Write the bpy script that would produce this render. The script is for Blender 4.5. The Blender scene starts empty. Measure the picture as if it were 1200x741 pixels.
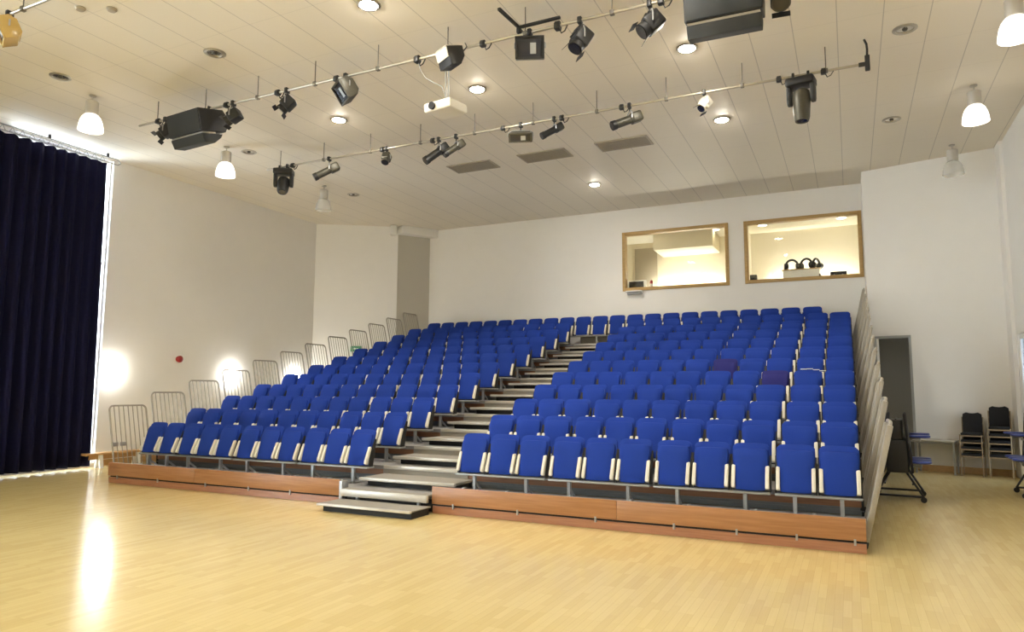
import bpy, bmesh, math, random
from mathutils import Vector, Matrix
random.seed(7)
PI = math.pi
sc = bpy.context.scene
COL = sc.collection
R = math.radians

# ------------------------------------------------------------------ materials
def new_mat(name):
    m = bpy.data.materials.new(name); m.use_nodes = True
    nt = m.node_tree
    b = nt.nodes['Principled BSDF']
    return m, nt, b

def basic(name, col, rough=.5, metal=0., noise=0., nscale=40., bump=0., sheen=0., coat=0., spec=.5):
    m, nt, b = new_mat(name)
    b.inputs['Roughness'].default_value = rough
    b.inputs['Metallic'].default_value = metal
    b.inputs['Specular IOR Level'].default_value = spec
    if sheen: b.inputs['Sheen Weight'].default_value = sheen
    if coat:
        b.inputs['Coat Weight'].default_value = coat
        b.inputs['Coat Roughness'].default_value = .12
    tc = nt.nodes.new('ShaderNodeTexCoord')
    nz = nt.nodes.new('ShaderNodeTexNoise'); nz.inputs['Scale'].default_value = nscale
    nz.inputs['Detail'].default_value = 4
    nt.links.new(tc.outputs['Object'], nz.inputs['Vector'])
    mx = nt.nodes.new('ShaderNodeMix'); mx.data_type = 'RGBA'
    mx.inputs['A'].default_value = (*[c * (1 - noise) for c in col], 1)
    mx.inputs['B'].default_value = (*[min(1, c * (1 + noise)) for c in col], 1)
    nt.links.new(nz.outputs['Fac'], mx.inputs['Factor'])
    nt.links.new(mx.outputs['Result'], b.inputs['Base Color'])
    if bump:
        bp = nt.nodes.new('ShaderNodeBump'); bp.inputs['Strength'].default_value = bump
        bp.inputs['Distance'].default_value = .01
        nt.links.new(nz.outputs['Fac'], bp.inputs['Height'])
        nt.links.new(bp.outputs['Normal'], b.inputs['Normal'])
    return m

def emit(name, col, strength):
    m, nt, b = new_mat(name)
    b.inputs['Base Color'].default_value = (*[min(.9, c) for c in col], 1)
    b.inputs['Emission Color'].default_value = (*col, 1)
    b.inputs['Emission Strength'].default_value = strength
    return m

def wood_grain(name, c1, c2, axis='X', rough=.45, scale=3., stretch=18.):
    m, nt, b = new_mat(name)
    tc = nt.nodes.new('ShaderNodeTexCoord')
    mp = nt.nodes.new('ShaderNodeMapping')
    s = {'X': (1, stretch, stretch), 'Y': (stretch, 1, stretch), 'Z': (stretch, stretch, 1)}[axis]
    mp.inputs['Scale'].default_value = s
    nz = nt.nodes.new('ShaderNodeTexNoise'); nz.inputs['Scale'].default_value = scale
    nz.inputs['Detail'].default_value = 6
    cr = nt.nodes.new('ShaderNodeValToRGB')
    cr.color_ramp.elements[0].position = .3; cr.color_ramp.elements[0].color = (*c1, 1)
    cr.color_ramp.elements[1].position = .7; cr.color_ramp.elements[1].color = (*c2, 1)
    nt.links.new(tc.outputs['Object'], mp.inputs['Vector'])
    nt.links.new(mp.outputs['Vector'], nz.inputs['Vector'])
    nt.links.new(nz.outputs['Fac'], cr.inputs['Fac'])
    nt.links.new(cr.outputs['Color'], b.inputs['Base Color'])
    b.inputs['Roughness'].default_value = rough
    return m

def floor_mat():
    m, nt, b = new_mat('maple_strip_floor')
    L = nt.links.new; N = nt.nodes.new
    tc = N('ShaderNodeTexCoord'); mp = N('ShaderNodeMapping')
    mp.inputs['Rotation'].default_value = (0, 0, PI / 2)
    L(tc.outputs['Object'], mp.inputs['Vector'])
    br = N('ShaderNodeTexBrick')
    br.offset = .37; br.offset_frequency = 3; br.squash = 1
    br.inputs['Color1'].default_value = (.76, .61, .285, 1)
    br.inputs['Color2'].default_value = (.68, .525, .23, 1)
    br.inputs['Mortar'].default_value = (.60, .46, .20, 1)
    br.inputs['Scale'].default_value = 1
    br.inputs['Mortar Size'].default_value = .0012
    br.inputs['Bias'].default_value = -.25
    br.inputs['Brick Width'].default_value = .48
    br.inputs['Row Height'].default_value = .066
    L(mp.outputs['Vector'], br.inputs['Vector'])
    mp2 = N('ShaderNodeMapping'); mp2.inputs['Scale'].default_value = (2.5, 60, 1)
    L(mp.outputs['Vector'], mp2.inputs['Vector'])
    nz = N('ShaderNodeTexNoise'); nz.inputs['Scale'].default_value = 1; nz.inputs['Detail'].default_value = 5
    L(mp2.outputs['Vector'], nz.inputs['Vector'])
    mx = N('ShaderNodeMix'); mx.data_type = 'RGBA'; mx.blend_type = 'MULTIPLY'
    mx.inputs['Factor'].default_value = .25
    L(br.outputs['Color'], mx.inputs['A'])
    cr = N('ShaderNodeValToRGB')
    cr.color_ramp.elements[0].color = (.62, .55, .45, 1); cr.color_ramp.elements[1].color = (1, 1, 1, 1)
    L(nz.outputs['Fac'], cr.inputs['Fac']); L(cr.outputs['Color'], mx.inputs['B'])
    L(mx.outputs['Result'], b.inputs['Base Color'])
    b.inputs['Roughness'].default_value = .27
    b.inputs['IOR'].default_value = 1.5
    nz2 = N('ShaderNodeTexNoise'); nz2.inputs['Scale'].default_value = 1.3; nz2.inputs['Detail'].default_value = 2
    L(mp.outputs['Vector'], nz2.inputs['Vector'])
    mr = N('ShaderNodeMapRange'); mr.inputs['To Min'].default_value = .15; mr.inputs['To Max'].default_value = .2
    L(nz2.outputs['Fac'], mr.inputs['Value']); L(mr.outputs['Result'], b.inputs['Roughness'])
    return m

def ceiling_mat():
    m, nt, b = new_mat('ceiling_planks')
    L = nt.links.new; N = nt.nodes.new
    tc = N('ShaderNodeTexCoord'); sp = N('ShaderNodeSeparateXYZ')
    L(tc.outputs['Object'], sp.inputs['Vector'])
    def line(src, pitch, off, w):
        a = N('ShaderNodeMath'); a.operation = 'ADD'; a.inputs[1].default_value = off; L(src, a.inputs[0])
        d = N('ShaderNodeMath'); d.operation = 'DIVIDE'; d.inputs[1].default_value = pitch; L(a.outputs[0], d.inputs[0])
        f = N('ShaderNodeMath'); f.operation = 'FRACT'; L(d.outputs[0], f.inputs[0])
        c = N('ShaderNodeMath'); c.operation = 'LESS_THAN'; c.inputs[1].default_value = w / pitch; L(f.outputs[0], c.inputs[0])
        return c.outputs[0]
    lx = line(sp.outputs['X'], .6, .57, .014)
    ly = line(sp.outputs['Y'], 1.2, .1, .012)
    nz = N('ShaderNodeTexNoise'); nz.inputs['Scale'].default_value = 60; nz.inputs['Detail'].default_value = 5
    L(tc.outputs['Object'], nz.inputs['Vector'])
    base = N('ShaderNodeMix'); base.data_type = 'RGBA'
    base.inputs['A'].default_value = (.78, .715, .60, 1); base.inputs['B'].default_value = (.83, .765, .65, 1)
    L(nz.outputs['Fac'], base.inputs['Factor'])
    m1 = N('ShaderNodeMix'); m1.data_type = 'RGBA'; m1.inputs['B'].default_value = (.55, .50, .43, 1)
    L(lx, m1.inputs['Factor']); L(base.outputs['Result'], m1.inputs['A'])
    sc_ = N('ShaderNodeMath'); sc_.operation = 'MULTIPLY'; sc_.inputs[1].default_value = .2; L(ly, sc_.inputs[0])
    m2 = N('ShaderNodeMix'); m2.data_type = 'RGBA'; m2.inputs['B'].default_value = (.4, .36, .3, 1)
    L(sc_.outputs[0], m2.inputs['Factor']); L(m1.outputs['Result'], m2.inputs['A'])
    L(m2.outputs['Result'], b.inputs['Base Color'])
    b.inputs['Roughness'].default_value = .55
    return m

def glass_mat():
    m, nt, b = new_mat('window_glass')
    nt.nodes.remove(b)
    out = nt.nodes['Material Output']
    tr = nt.nodes.new('ShaderNodeBsdfTransparent'); tr.inputs['Color'].default_value = (.96, .97, .97, 1)
    gl = nt.nodes.new('ShaderNodeBsdfGlossy'); gl.inputs['Roughness'].default_value = .02
    fr = nt.nodes.new('ShaderNodeFresnel'); fr.inputs['IOR'].default_value = 1.2
    mx = nt.nodes.new('ShaderNodeMixShader')
    nt.links.new(fr.outputs[0], mx.inputs[0]); nt.links.new(tr.outputs[0], mx.inputs[1]); nt.links.new(gl.outputs[0], mx.inputs[2])
    nt.links.new(mx.outputs[0], out.inputs['Surface'])
    return m

def tinted_mat():
    m = glass_mat(); m.name = 'tinted_door_glass'
    for n in m.node_tree.nodes:
        if n.type == 'BSDF_TRANSPARENT': n.inputs['Color'].default_value = (.42, .44, .46, 1)
    return m

def shade_mat():
    # unlit acrylic lamp shade: partly see-through
    m, nt, b = new_mat('clear_acrylic_shade')
    nt.nodes.remove(b)
    out = nt.nodes['Material Output']
    tr = nt.nodes.new('ShaderNodeBsdfTransparent')
    df = nt.nodes.new('ShaderNodeBsdfDiffuse'); df.inputs['Color'].default_value = (.8, .8, .78, 1)
    mx = nt.nodes.new('ShaderNodeMixShader'); mx.inputs[0].default_value = .3
    nt.links.new(tr.outputs[0], mx.inputs[1]); nt.links.new(df.outputs[0], mx.inputs[2])
    nt.links.new(mx.outputs[0], out.inputs['Surface'])
    return m

M = dict(
    floor=floor_mat(), ceiling=ceiling_mat(), glass=glass_mat(), tinted=tinted_mat(), acrylic=shade_mat(),
    wall=basic('cream_wall_paint', (.86, .84, .80), .75, noise=.02, nscale=3),
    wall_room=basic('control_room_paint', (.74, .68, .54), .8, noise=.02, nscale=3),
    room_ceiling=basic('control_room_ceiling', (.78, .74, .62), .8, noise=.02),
    blue=basic('royal_blue_fabric', (.017, .047, .29), .9, noise=.12, nscale=220, bump=.15, spec=.15),
    navy=basic('darker_navy_fabric', (.03, .03, .16), .9, noise=.12, nscale=220, bump=.15, spec=.15),  # darker tone than the other seats
    curtain=basic('navy_curtain_cloth', (.009, .0095, .033), .95, noise=.2, nscale=60, spec=.1),
    cream=basic('cream_plastic', (.78, .74, .62), .45, noise=.03),
    steel=basic('grey_painted_steel', (.36, .36, .34), .42, .35, noise=.06),
    guard=basic('beige_grey_painted_tube', (.34, .315, .27), .42, .25, noise=.05),
    galv=basic('galvanised_steel', (.42, .43, .44), .4, .6, noise=.1, nscale=25),
    alu=basic('aluminium_nosing', (.56, .53, .47), .38, .4, noise=.05),
    tread=basic('grey_carpet_tread', (.29, .265, .225), .8, noise=.12, nscale=90),
    deck=basic('grey_tier_deck', (.27, .26, .25), .7, noise=.12, nscale=50),
    dark=basic('black_panel_and_shade', (.012, .012, .012), .7),  # black sides, also panels standing in for shaded hollows
    black=basic('black_painted_metal', (.022, .022, .022), .45, .2, noise=.15, nscale=30),
    bronze=basic('dark_olive_metal', (.075, .07, .052), .42, .3, noise=.15, nscale=30),
    charcoal=basic('charcoal_speaker_grille', (.028, .031, .032), .7, noise=.3, nscale=300),
    brown=wood_grain('brown_riser_board', (.24, .105, .05), (.33, .155, .075)),
    cherry=wood_grain('cherry_fascia_board', (.33, .15, .058), (.43, .21, .09), 'X', .38, 2.2, 22),
    plinth=wood_grain('cherry_plinth_board', (.32, .14, .075), (.42, .20, .11), 'X', .28, 2.2, 22),
    oak=wood_grain('oak_window_frame', (.40, .25, .085), (.52, .34, .13), 'X', .4),
    bench=wood_grain('bench_pine', (.38, .21, .08), (.52, .31, .13), 'Y', .4),
    skirting=wood_grain('skirting_oak', (.48, .29, .12), (.58, .37, .17), 'X', .45),
    white=basic('white_paint', (.85, .84, .80), .5, noise=.01),
    offwhite=basic('off_white_plastic', (.72, .68, .58), .45, noise=.02),
    chrome=basic('bright_alloy', (.75, .73, .68), .22, .9),
    housing=basic('lamp_housing_grey', (.52, .49, .44), .4, .3),
    pale=basic('pale_pipe_metal', (.46, .42, .35), .28, .7),
    red=basic('red_plastic', (.35, .02, .02), .4),
    green=emit('green_sign_panel', (.03, .22, .10), .25),
    lens=basic('dark_lens_glass', (.02, .02, .025), .08, coat=.5),
    amber=basic('amber_lens', (.55, .38, .13), .2),
    vent=basic('vent_metal', (.40, .35, .27), .5, .1),
    stool=basic('blue_plastic_stool', (.03, .06, .34), .35),
    blackcloth=basic('black_upholstery', (.012, .012, .014), .85, noise=.2, nscale=150),
    brass=basic('tan_metal_chair_frame', (.40, .31, .20), .4, .4),
    tabletop=basic('grey_table_top', (.50, .46, .40), .5),
    doorwhite=basic('white_door_paint', (.86, .86, .85), .4),
    paper=basic('white_paper', (.82, .80, .74), .8),
    lit=emit('lit_downlight', (1, .93, .81), 175),
    pend=emit('lit_pendant_shade', (1, .95, .86), 1.05),
    walllamp=emit('lit_wall_lamp', (1, .97, .91), 42),
    roomlamp=emit('lit_control_room_lamp', (1, .9, .68), 8),
    tube=emit('lit_fluorescent_tube', (1, .95, .82), 45),
    duct=basic('duct_brown', (.24, .205, .15), .8),
    channel=basic('dark_grey_channel', (.17, .18, .18), .5, .3, noise=.1),
    pier=basic('taupe_pier', (.56, .53, .46), .75, noise=.02, nscale=3),  # pier face in a darker tone than the cream walls
    rod=basic('dull_rod_steel', (.16, .145, .12), .5, .3),
    passage=basic('dimmed_taupe', (.20, .18, .145), .8),  # dimness of the passage put into the colour
    screen=basic('dark_screen', (.03, .028, .02), .25),
)

# ------------------------------------------------------------------ mesh helpers
def B(): return bmesh.new()

def box(bm, x0, x1, y0, y1, z0, z1, bev=0., seg=2, mat=None):
    vs = [bm.verts.new(p) for p in ((x0, y0, z0), (x1, y0, z0), (x1, y1, z0), (x0, y1, z0), (x0, y0, z1), (x1, y0, z1), (x1, y1, z1), (x0, y1, z1))]
    fs = [bm.faces.new([vs[i] for i in q]) for q in ((3, 2, 1, 0), (4, 5, 6, 7), (0, 1, 5, 4), (1, 2, 6, 5), (2, 3, 7, 6), (3, 0, 4, 7))]
    if mat is not None: bmesh.ops.transform(bm, matrix=mat, verts=vs)
    if bev:
        es = list({e for f in fs for e in f.edges})
        bmesh.ops.bevel(bm, geom=es, offset=bev, segments=seg, profile=.5, affect='EDGES')

def prism(bm, poly, axis, a, b, bev=0., seg=2, mat=None):
    """poly of 2-D points extruded along axis from a to b. axis X: (y,z); Y: (x,z); Z: (x,y)"""
    def P(p, t):
        return {'X': (t, p[0], p[1]), 'Y': (p[0], t, p[1]), 'Z': (p[0], p[1], t)}[axis]
    lo = [bm.verts.new(P(p, a)) for p in poly]; hi = [bm.verts.new(P(p, b)) for p in poly]
    n = len(poly)
    fs = [bm.faces.new(lo[::-1]), bm.faces.new(hi)]
    for i in range(n): fs.append(bm.faces.new((lo[i], lo[(i + 1) % n], hi[(i + 1) % n], hi[i])))
    if mat is not None: bmesh.ops.transform(bm, matrix=mat, verts=lo + hi)
    bmesh.ops.recalc_face_normals(bm, faces=fs)
    if bev:
        es = list({e for f in fs[:2] for e in f.edges})
        bmesh.ops.bevel(bm, geom=es, offset=bev, segments=seg, profile=.5, affect='EDGES')

def cyl(bm, p0, p1, r0, r1=None, n=14, caps=True):
    r1 = r0 if r1 is None else r1
    p0, p1 = Vector(p0), Vector(p1)
    d = (p1 - p0).normalized()
    u = d.orthogonal().normalized(); v = d.cross(u)
    A = []; Bv = []
    for i in range(n):
        t = 2 * PI * i / n; o = u * math.cos(t) + v * math.sin(t)
        A.append(bm.verts.new(p0 + o * r0)); Bv.append(bm.verts.new(p1 + o * r1))
    for i in range(n): bm.faces.new((A[i], A[(i + 1) % n], Bv[(i + 1) % n], Bv[i]))
    if caps: bm.faces.new(A[::-1]); bm.faces.new(Bv)

def tube(bm, pts, r, n=8, closed=False):
    pts = [Vector(p) for p in pts]; rings = []
    m = len(pts); prev_u = None
    for i, p in enumerate(pts):
        if closed: d = (pts[(i + 1) % m] - pts[i - 1]).normalized()
        else: d = (pts[min(i + 1, m - 1)] - pts[max(i - 1, 0)]).normalized()
        u = d.orthogonal() if prev_u is None else (prev_u - d * prev_u.dot(d))
        u = u.normalized(); prev_u = u; v = d.cross(u)
        rings.append([bm.verts.new(p + (u * math.cos(2 * PI * k / n) + v * math.sin(2 * PI * k / n)) * r) for k in range(n)])
    for i in range(m if closed else m - 1):
        a, b = rings[i], rings[(i + 1) % m]
        for k in range(n): bm.faces.new((a[k], a[(k + 1) % n], b[(k + 1) % n], b[k]))
    if not closed: bm.faces.new(rings[0][::-1]); bm.faces.new(rings[-1])

def lathe(bm, prof, n=24, mat=None):
    """profile of (r, z) turned about Z"""
    rings = []; allv = []
    for r, z in prof:
        if r < 1e-5: ring = [bm.verts.new((0, 0, z))]
        else: ring = [bm.verts.new((r * math.cos(2 * PI * k / n), r * math.sin(2 * PI * k / n), z)) for k in range(n)]
        rings.append(ring); allv += ring
    fs = []
    for a, b in zip(rings, rings[1:]):
        for k in range(n):
            if len(a) == 1 and len(b) == 1: continue
            if len(a) == 1: fs.append(bm.faces.new((a[0], b[(k + 1) % n], b[k])))
            elif len(b) == 1: fs.append(bm.faces.new((a[k], a[(k + 1) % n], b[0])))
            else: fs.append(bm.faces.new((a[k], a[(k + 1) % n], b[(k + 1) % n], b[k])))
    if mat is not None: bmesh.ops.transform(bm, matrix=mat, verts=allv)

def mesh_of(name, bm, mat):
    bmesh.ops.recalc_face_normals(bm, faces=bm.faces)
    for f in bm.faces: f.smooth = True
    for e in bm.edges:
        e.smooth = not (len(e.link_faces) == 2 and e.calc_face_angle(0) > R(38))
    me = bpy.data.meshes.new(name); bm.to_mesh(me); bm.free()
    me.materials.append(mat)
    return me

def link(name, me, parent=None, loc=(0, 0, 0)):
    o = bpy.data.objects.new(name, me); COL.objects.link(o)
    o.location = loc
    if parent: o.parent = parent
    return o

def obj(name, bm, mat, parent=None, loc=(0, 0, 0), label=None):
    o = link(name, mesh_of(name, bm, M[mat]), parent, loc)
    if label: o['label'] = label
    return o

def tag(o, label, cat, group=None, kind=None):
    o['label'] = label; o['category'] = cat
    if group: o['group'] = group
    if kind: o['kind'] = kind
    return o

def thing(name, label, cat, loc=(0, 0, 0), rotz=0, group=None):
    o = bpy.data.objects.new(name, None); COL.objects.link(o)
    o.empty_display_size = .1
    o.location = loc; o.rotation_euler = (0, 0, rotz)
    return tag(o, label, cat, group)

def struct(name, bm, mat, parent=None):
    o = obj(name, bm, mat, parent)
    if parent is None: o['kind'] = 'structure'
    return o

def dup(root, label, loc=None, rotz=None, group=None):
    r = root.copy(); COL.objects.link(r); r['label'] = label
    if loc is not None: r.location = loc
    if rotz is not None: r.rotation_euler = (0, 0, rotz)
    if group: r['group'] = group
    for ch in list(root.children):
        c = ch.copy(); COL.objects.link(c); c.parent = r
        for g in list(ch.children):
            d = g.copy(); COL.objects.link(d); d.parent = c
    return r

def ordinal(n):
    return ('first second third fourth fifth sixth seventh eighth ninth tenth eleventh twelfth thirteenth fourteenth fifteenth sixteenth '
            'seventeenth eighteenth nineteenth twentieth twenty-first twenty-second twenty-third').split()[n - 1]

# ------------------------------------------------------------------ camera
CAM_H = 1.75
yaw, pitch, roll = R(25.8327), R(6.0854), R(-.2749)
fwd = Vector((-math.sin(yaw) * math.cos(pitch), math.cos(yaw) * math.cos(pitch), math.sin(pitch)))
rgt = Vector((math.cos(yaw), math.sin(yaw), 0)); dwn = fwd.cross(rgt)
r2 = math.cos(roll) * rgt + math.sin(roll) * dwn
d2 = -math.sin(roll) * rgt + math.cos(roll) * dwn
cam = bpy.data.cameras.new('camera'); co = bpy.data.objects.new('camera', cam); COL.objects.link(co)
cam.sensor_width = 36; cam.lens = 817.36 / 1200 * 36; cam.clip_start = .05; cam.clip_end = 200
rot = Matrix((r2, -d2, -fwd)).transposed()
co.matrix_world = Matrix.Translation((0, 0, CAM_H)) @ rot.to_4x4()
sc.camera = co

# ------------------------------------------------------------------ room shell
ZC = 7.1
XL, XR, YF = -15.41, 3.12, -5.0
YB = 19.67
P_L, P_D, P_B = (XL, 17.23), (-13.23, 18.69), (-12.62, YB)      # left corner, pier nose, back corner
Q_B, Q_F, Q_R = (.44, YB), (.44, 18.62), (XR, 17.94)            # right return of the back wall, oblique wall, right corner

bm = B(); box(bm, XL - .25, 5.2, YF - .25, 20.2, -.2, 0); struct('floor', bm, 'floor')
bm = B(); box(bm, XL - .25, 5.2, YF - .25, YB + .1, ZC, ZC + .2); struct('ceiling', bm, 'ceiling')

def wall_seg(bm, a, b, z0, z1, t=.2):
    a, b = Vector(a), Vector(b)
    d = (b - a).normalized(); n = Vector((-d.y, d.x)) * t       # thickness to the left of a->b
    prism(bm, [a, b, b + n, a + n], 'Z', z0, z1)

# left wall with tall window openings (in front of the far ones hangs the curtain)
WIN = [(-4.2, -2.6), (-2.2, -.6), (-.2, 1.4), (1.8, 3.4), (3.8, 5.4), (5.8, 7.4), (8.0, 10.28)]  # near bays left uncurtained are unseen, added for daylight fill
WZ0, WZ1 = .08, 7.06
bm = B()
ys = [YF] + [y for w in WIN for y in w] + [P_L[1]]
for i in range(0, len(ys), 2): box(bm, XL - .25, XL, ys[i], ys[i + 1], 0, ZC)
for a, b in WIN:
    box(bm, XL - .25, XL, a, b, 0, WZ0); box(bm, XL - .25, XL, a, b, WZ1, ZC)
struct('wall_left', bm, 'wall')
for i, (a, b) in enumerate(WIN):
    bm = B()
    for y, wd in ((a, .06), (b - .025, .025)): box(bm, XL - .17, XL - .09, y, y + wd, WZ0, WZ1)
    for z in (WZ0, 2.3, 4.6, WZ1 - .06): box(bm, XL - .165, XL - .095, a + .06, b - .06, z, z + .06)
    w = struct('window_%d' % (i + 1), bm, 'white')
    bm = B(); box(bm, XL - .135, XL - .125, a + .05, b - .05, WZ0 + .05, WZ1 - .05)
    obj('pane', bm, 'glass', w)

bm = B(); wall_seg(bm, P_D, P_L, 0, ZC, -.2); struct('wall_corner', bm, 'wall')
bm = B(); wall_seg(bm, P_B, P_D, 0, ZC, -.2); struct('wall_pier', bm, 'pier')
# small plaster bulkhead over the pier
bm = B()
prism(bm, [(-13.31, 18.66), (-12.95, 18.55), (-12.3, 19.5), (-12.3, YB), (-12.62, YB)], 'Z', 6.84, ZC - .002, .01)
struct('trim_1', bm, 'wall')

# back wall with the two control-room openings
W1 = (-5.89, -2.90, 4.67, 6.38); W2 = (-2.45, .40, 4.68, 6.37)
bm = B()
for x0, x1 in ((P_B[0] - .1, W1[0]), (W1[1], W2[0]), (W2[1], .64)): box(bm, x0, x1, YB, YB + .18, 0, ZC)
for x0, x1, z0, z1 in (W1, W2):
    box(bm, x0, x1, YB, YB + .18, 0, z0); box(bm, x0, x1, YB, YB + .18, z1, ZC)
struct('wall_back', bm, 'wall')
for i, (x0, x1, z0, z1) in enumerate((W1, W2)):
    bm = B(); t = .075
    for a, b in ((x0 - .02, x0 + t), (x1 - t, x1 + .02)): box(bm, a, b, YB - .035, YB + .17, z0 - .02, z1 + .02, .006)
    for a, b in ((z0 - .02, z0 + t), (z1 - t, z1 + .02)): box(bm, x0 + t, x1 - t, YB - .033, YB + .168, a, b, .006)
    w = struct('window_%d' % (len(WIN) + 1 + i), bm, 'oak')
    bm = B(); box(bm, x0 + t - .01, x1 - t + .01, YB + .07, YB + .08, z0 + t - .01, z1 - t + .01)
    obj('pane', bm, 'glass', w)

# control room behind the glass
RY, RZ0, RZ1, RX0, RX1 = 22.4, 3.7, 6.62, -7.2, .75
bm = B(); box(bm, RX0, RX1, RY, RY + .1, RZ0, RZ1); struct('wall_control_room_back', bm, 'wall_room')
bm = B(); box(bm, RX0 - .1, RX0, YB + .18, RY + .1, RZ0, RZ1); struct('wall_control_room_left', bm, 'wall_room')
bm = B(); box(bm, RX1, RX1 + .1, YB + .18, RY + .1, RZ0, RZ1); struct('wall_control_room_right', bm, 'wall_room')
bm = B(); box(bm, RX0 - .1, RX1 + .1, YB + .18, RY + .1, RZ0 - .1, RZ0); struct('floor_control_room', bm, 'deck')
bm = B(); box(bm, RX0 - .1, RX1 + .1, YB + .18, RY + .1, RZ1, RZ1 + .1); struct('ceiling_control_room', bm, 'room_ceiling')
bm = B(); box(bm, -2.72, -2.62, YB + .18, RY, RZ0, RZ1); struct('wall_control_room_partition', bm, 'wall_room')
bm = B(); box(bm, -5.35, -3.55, 21.1, RY - .002, 6.1, RZ1 - .002, .01); struct('trim_2', bm, 'wall_room')

# oblique wall on the right with the doorway, and the short return beside the back wall
bm = B(); wall_seg(bm, Q_F, Q_B, 0, ZC, -.2); struct('wall_return', bm, 'wall')
def on_oblique(x, off=0.):
    t = (x - Q_F[0]) / (Q_R[0] - Q_F[0]); d = Vector((Q_R[0] - Q_F[0], Q_R[1] - Q_F[1])).normalized()
    p = Vector(Q_F).lerp(Vector(Q_R), t) + Vector((d.y, -d.x)) * off     # off > 0 goes into the hall
    return p
DX0, DX1, DZ = .53, 1.29, 3.06
bm = B()
wall_seg(bm, on_oblique(Q_F[0]), on_oblique(DX0), 0, ZC, .2)
wall_seg(bm, on_oblique(DX1), on_oblique(XR + .1), 0, ZC, .2)
wall_seg(bm, on_oblique(DX0), on_oblique(DX1), DZ, ZC, .2)
struct('wall_oblique', bm, 'wall')
# passage behind the doorway, its dimness painted into the walls
bm = B()
box(bm, .46, .5, 18.85, 20.1, 0, DZ + .12); box(bm, 1.62, 1.66, 18.62, 20.1, 0, DZ + .12); box(bm, .46, 1.66, 20.1, 20.14, 0, DZ + .12)
struct('wall_passage', bm, 'passage')
bm = B(); box(bm, .46, 1.66, 18.7, 20.1, DZ + .05, DZ + .1); struct('ceiling_passage', bm, 'passage')
bm = B()
for x in (DX0, DX1 - .05):
    a, b = on_oblique(x, .02), on_oblique(x + .05, .02)
    wall_seg(bm, a, b, 0, DZ, .24)
wall_seg(bm, on_oblique(DX0, .02), on_oblique(DX1, .02), DZ - .05, DZ, .24)
struct('trim_3', bm, 'steel')

# right wall with a tall white door near the corner
RD = (16.2, 17.42, 2.95)
bm = B()
box(bm, XR, XR + .2, YF, RD[0], 0, ZC); box(bm, XR, XR + .2, RD[1], 18.2, 0, ZC); box(bm, XR, XR + .2, RD[0], RD[1], RD[2], ZC)
box(bm, XR - .07, XR, 17.5, 18.0, 0, ZC)
struct('wall_right', bm, 'wall')
# tall glazed door
bm = B()
for a, b in ((RD[0], RD[0] + .09), (RD[1] - .05, RD[1])): box(bm, XR + .04, XR + .09, a, b, .005, RD[2] - .005)
for a, b in ((.005, .22), (1.0, 1.08), (RD[2] - .1, RD[2] - .005)): box(bm, XR + .04, XR + .09, RD[0] + .09, RD[1] - .05, a, b)
dr = struct('door_1', bm, 'doorwhite')
bm = B(); box(bm, XR + .06, XR + .07, RD[0] + .08, RD[1] - .04, .21, RD[2] - .09); obj('pane', bm, 'tinted', dr)
bm = B(); cyl(bm, (XR - .01, RD[0] + .05, 1.05), (XR - .01, RD[0] + .05, 1.4), .014)
for z in (1.08, 1.37): cyl(bm, (XR - .01, RD[0] + .05, z), (XR + .045, RD[0] + .05, z), .01)
obj('door_handle', bm, 'chrome', dr)
bm = B(); box(bm, XL - .25, XR + .2, YF - .2, YF, 0, ZC); struct('wall_front', bm, 'wall')

# baseboards
bm = B(); wall_seg(bm, on_oblique(DX1 + .001, .018), on_oblique(XR - .08, .018), 0, .14, .018); struct('baseboard_oblique', bm, 'skirting')
bm = B(); box(bm, XL, XL + .018, 10.3, P_L[1] - .1, 0, .14); struct('baseboard_left', bm, 'skirting')
bm = B(); box(bm, XR - .018, XR, YF, RD[0] - .02, 0, .14); struct('baseboard_right', bm, 'skirting')

# ------------------------------------------------------------------ retractable seating platform
NR = 12
D, RISE = .884, .255
Y0, Z0, ZFAS, LIFT = 8.75, .25, .376, .125                      # front edge and deck height of the first tier
PX0, PX1 = -12.56, .085                  # platform ends
AX0, AX1 = -7.02, -5.42                  # central aisle
def tier(k): return Y0 + D * (k - 1), Z0 + RISE * (k - 1)

plat = thing('seating_platform', 'wide stepped retractable seating platform with cherry wood front boards', 'seating platform', ((PX0 + PX1) / 2, 9, 0))
plat_loc = Vector(plat.location)
def pobj(name, bm, mat, parent=None, label=None):
    bmesh.ops.translate(bm, vec=-plat_loc, verts=bm.verts)
    return obj(name, bm, mat, parent or plat, (0, 0, 0), label)

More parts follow.
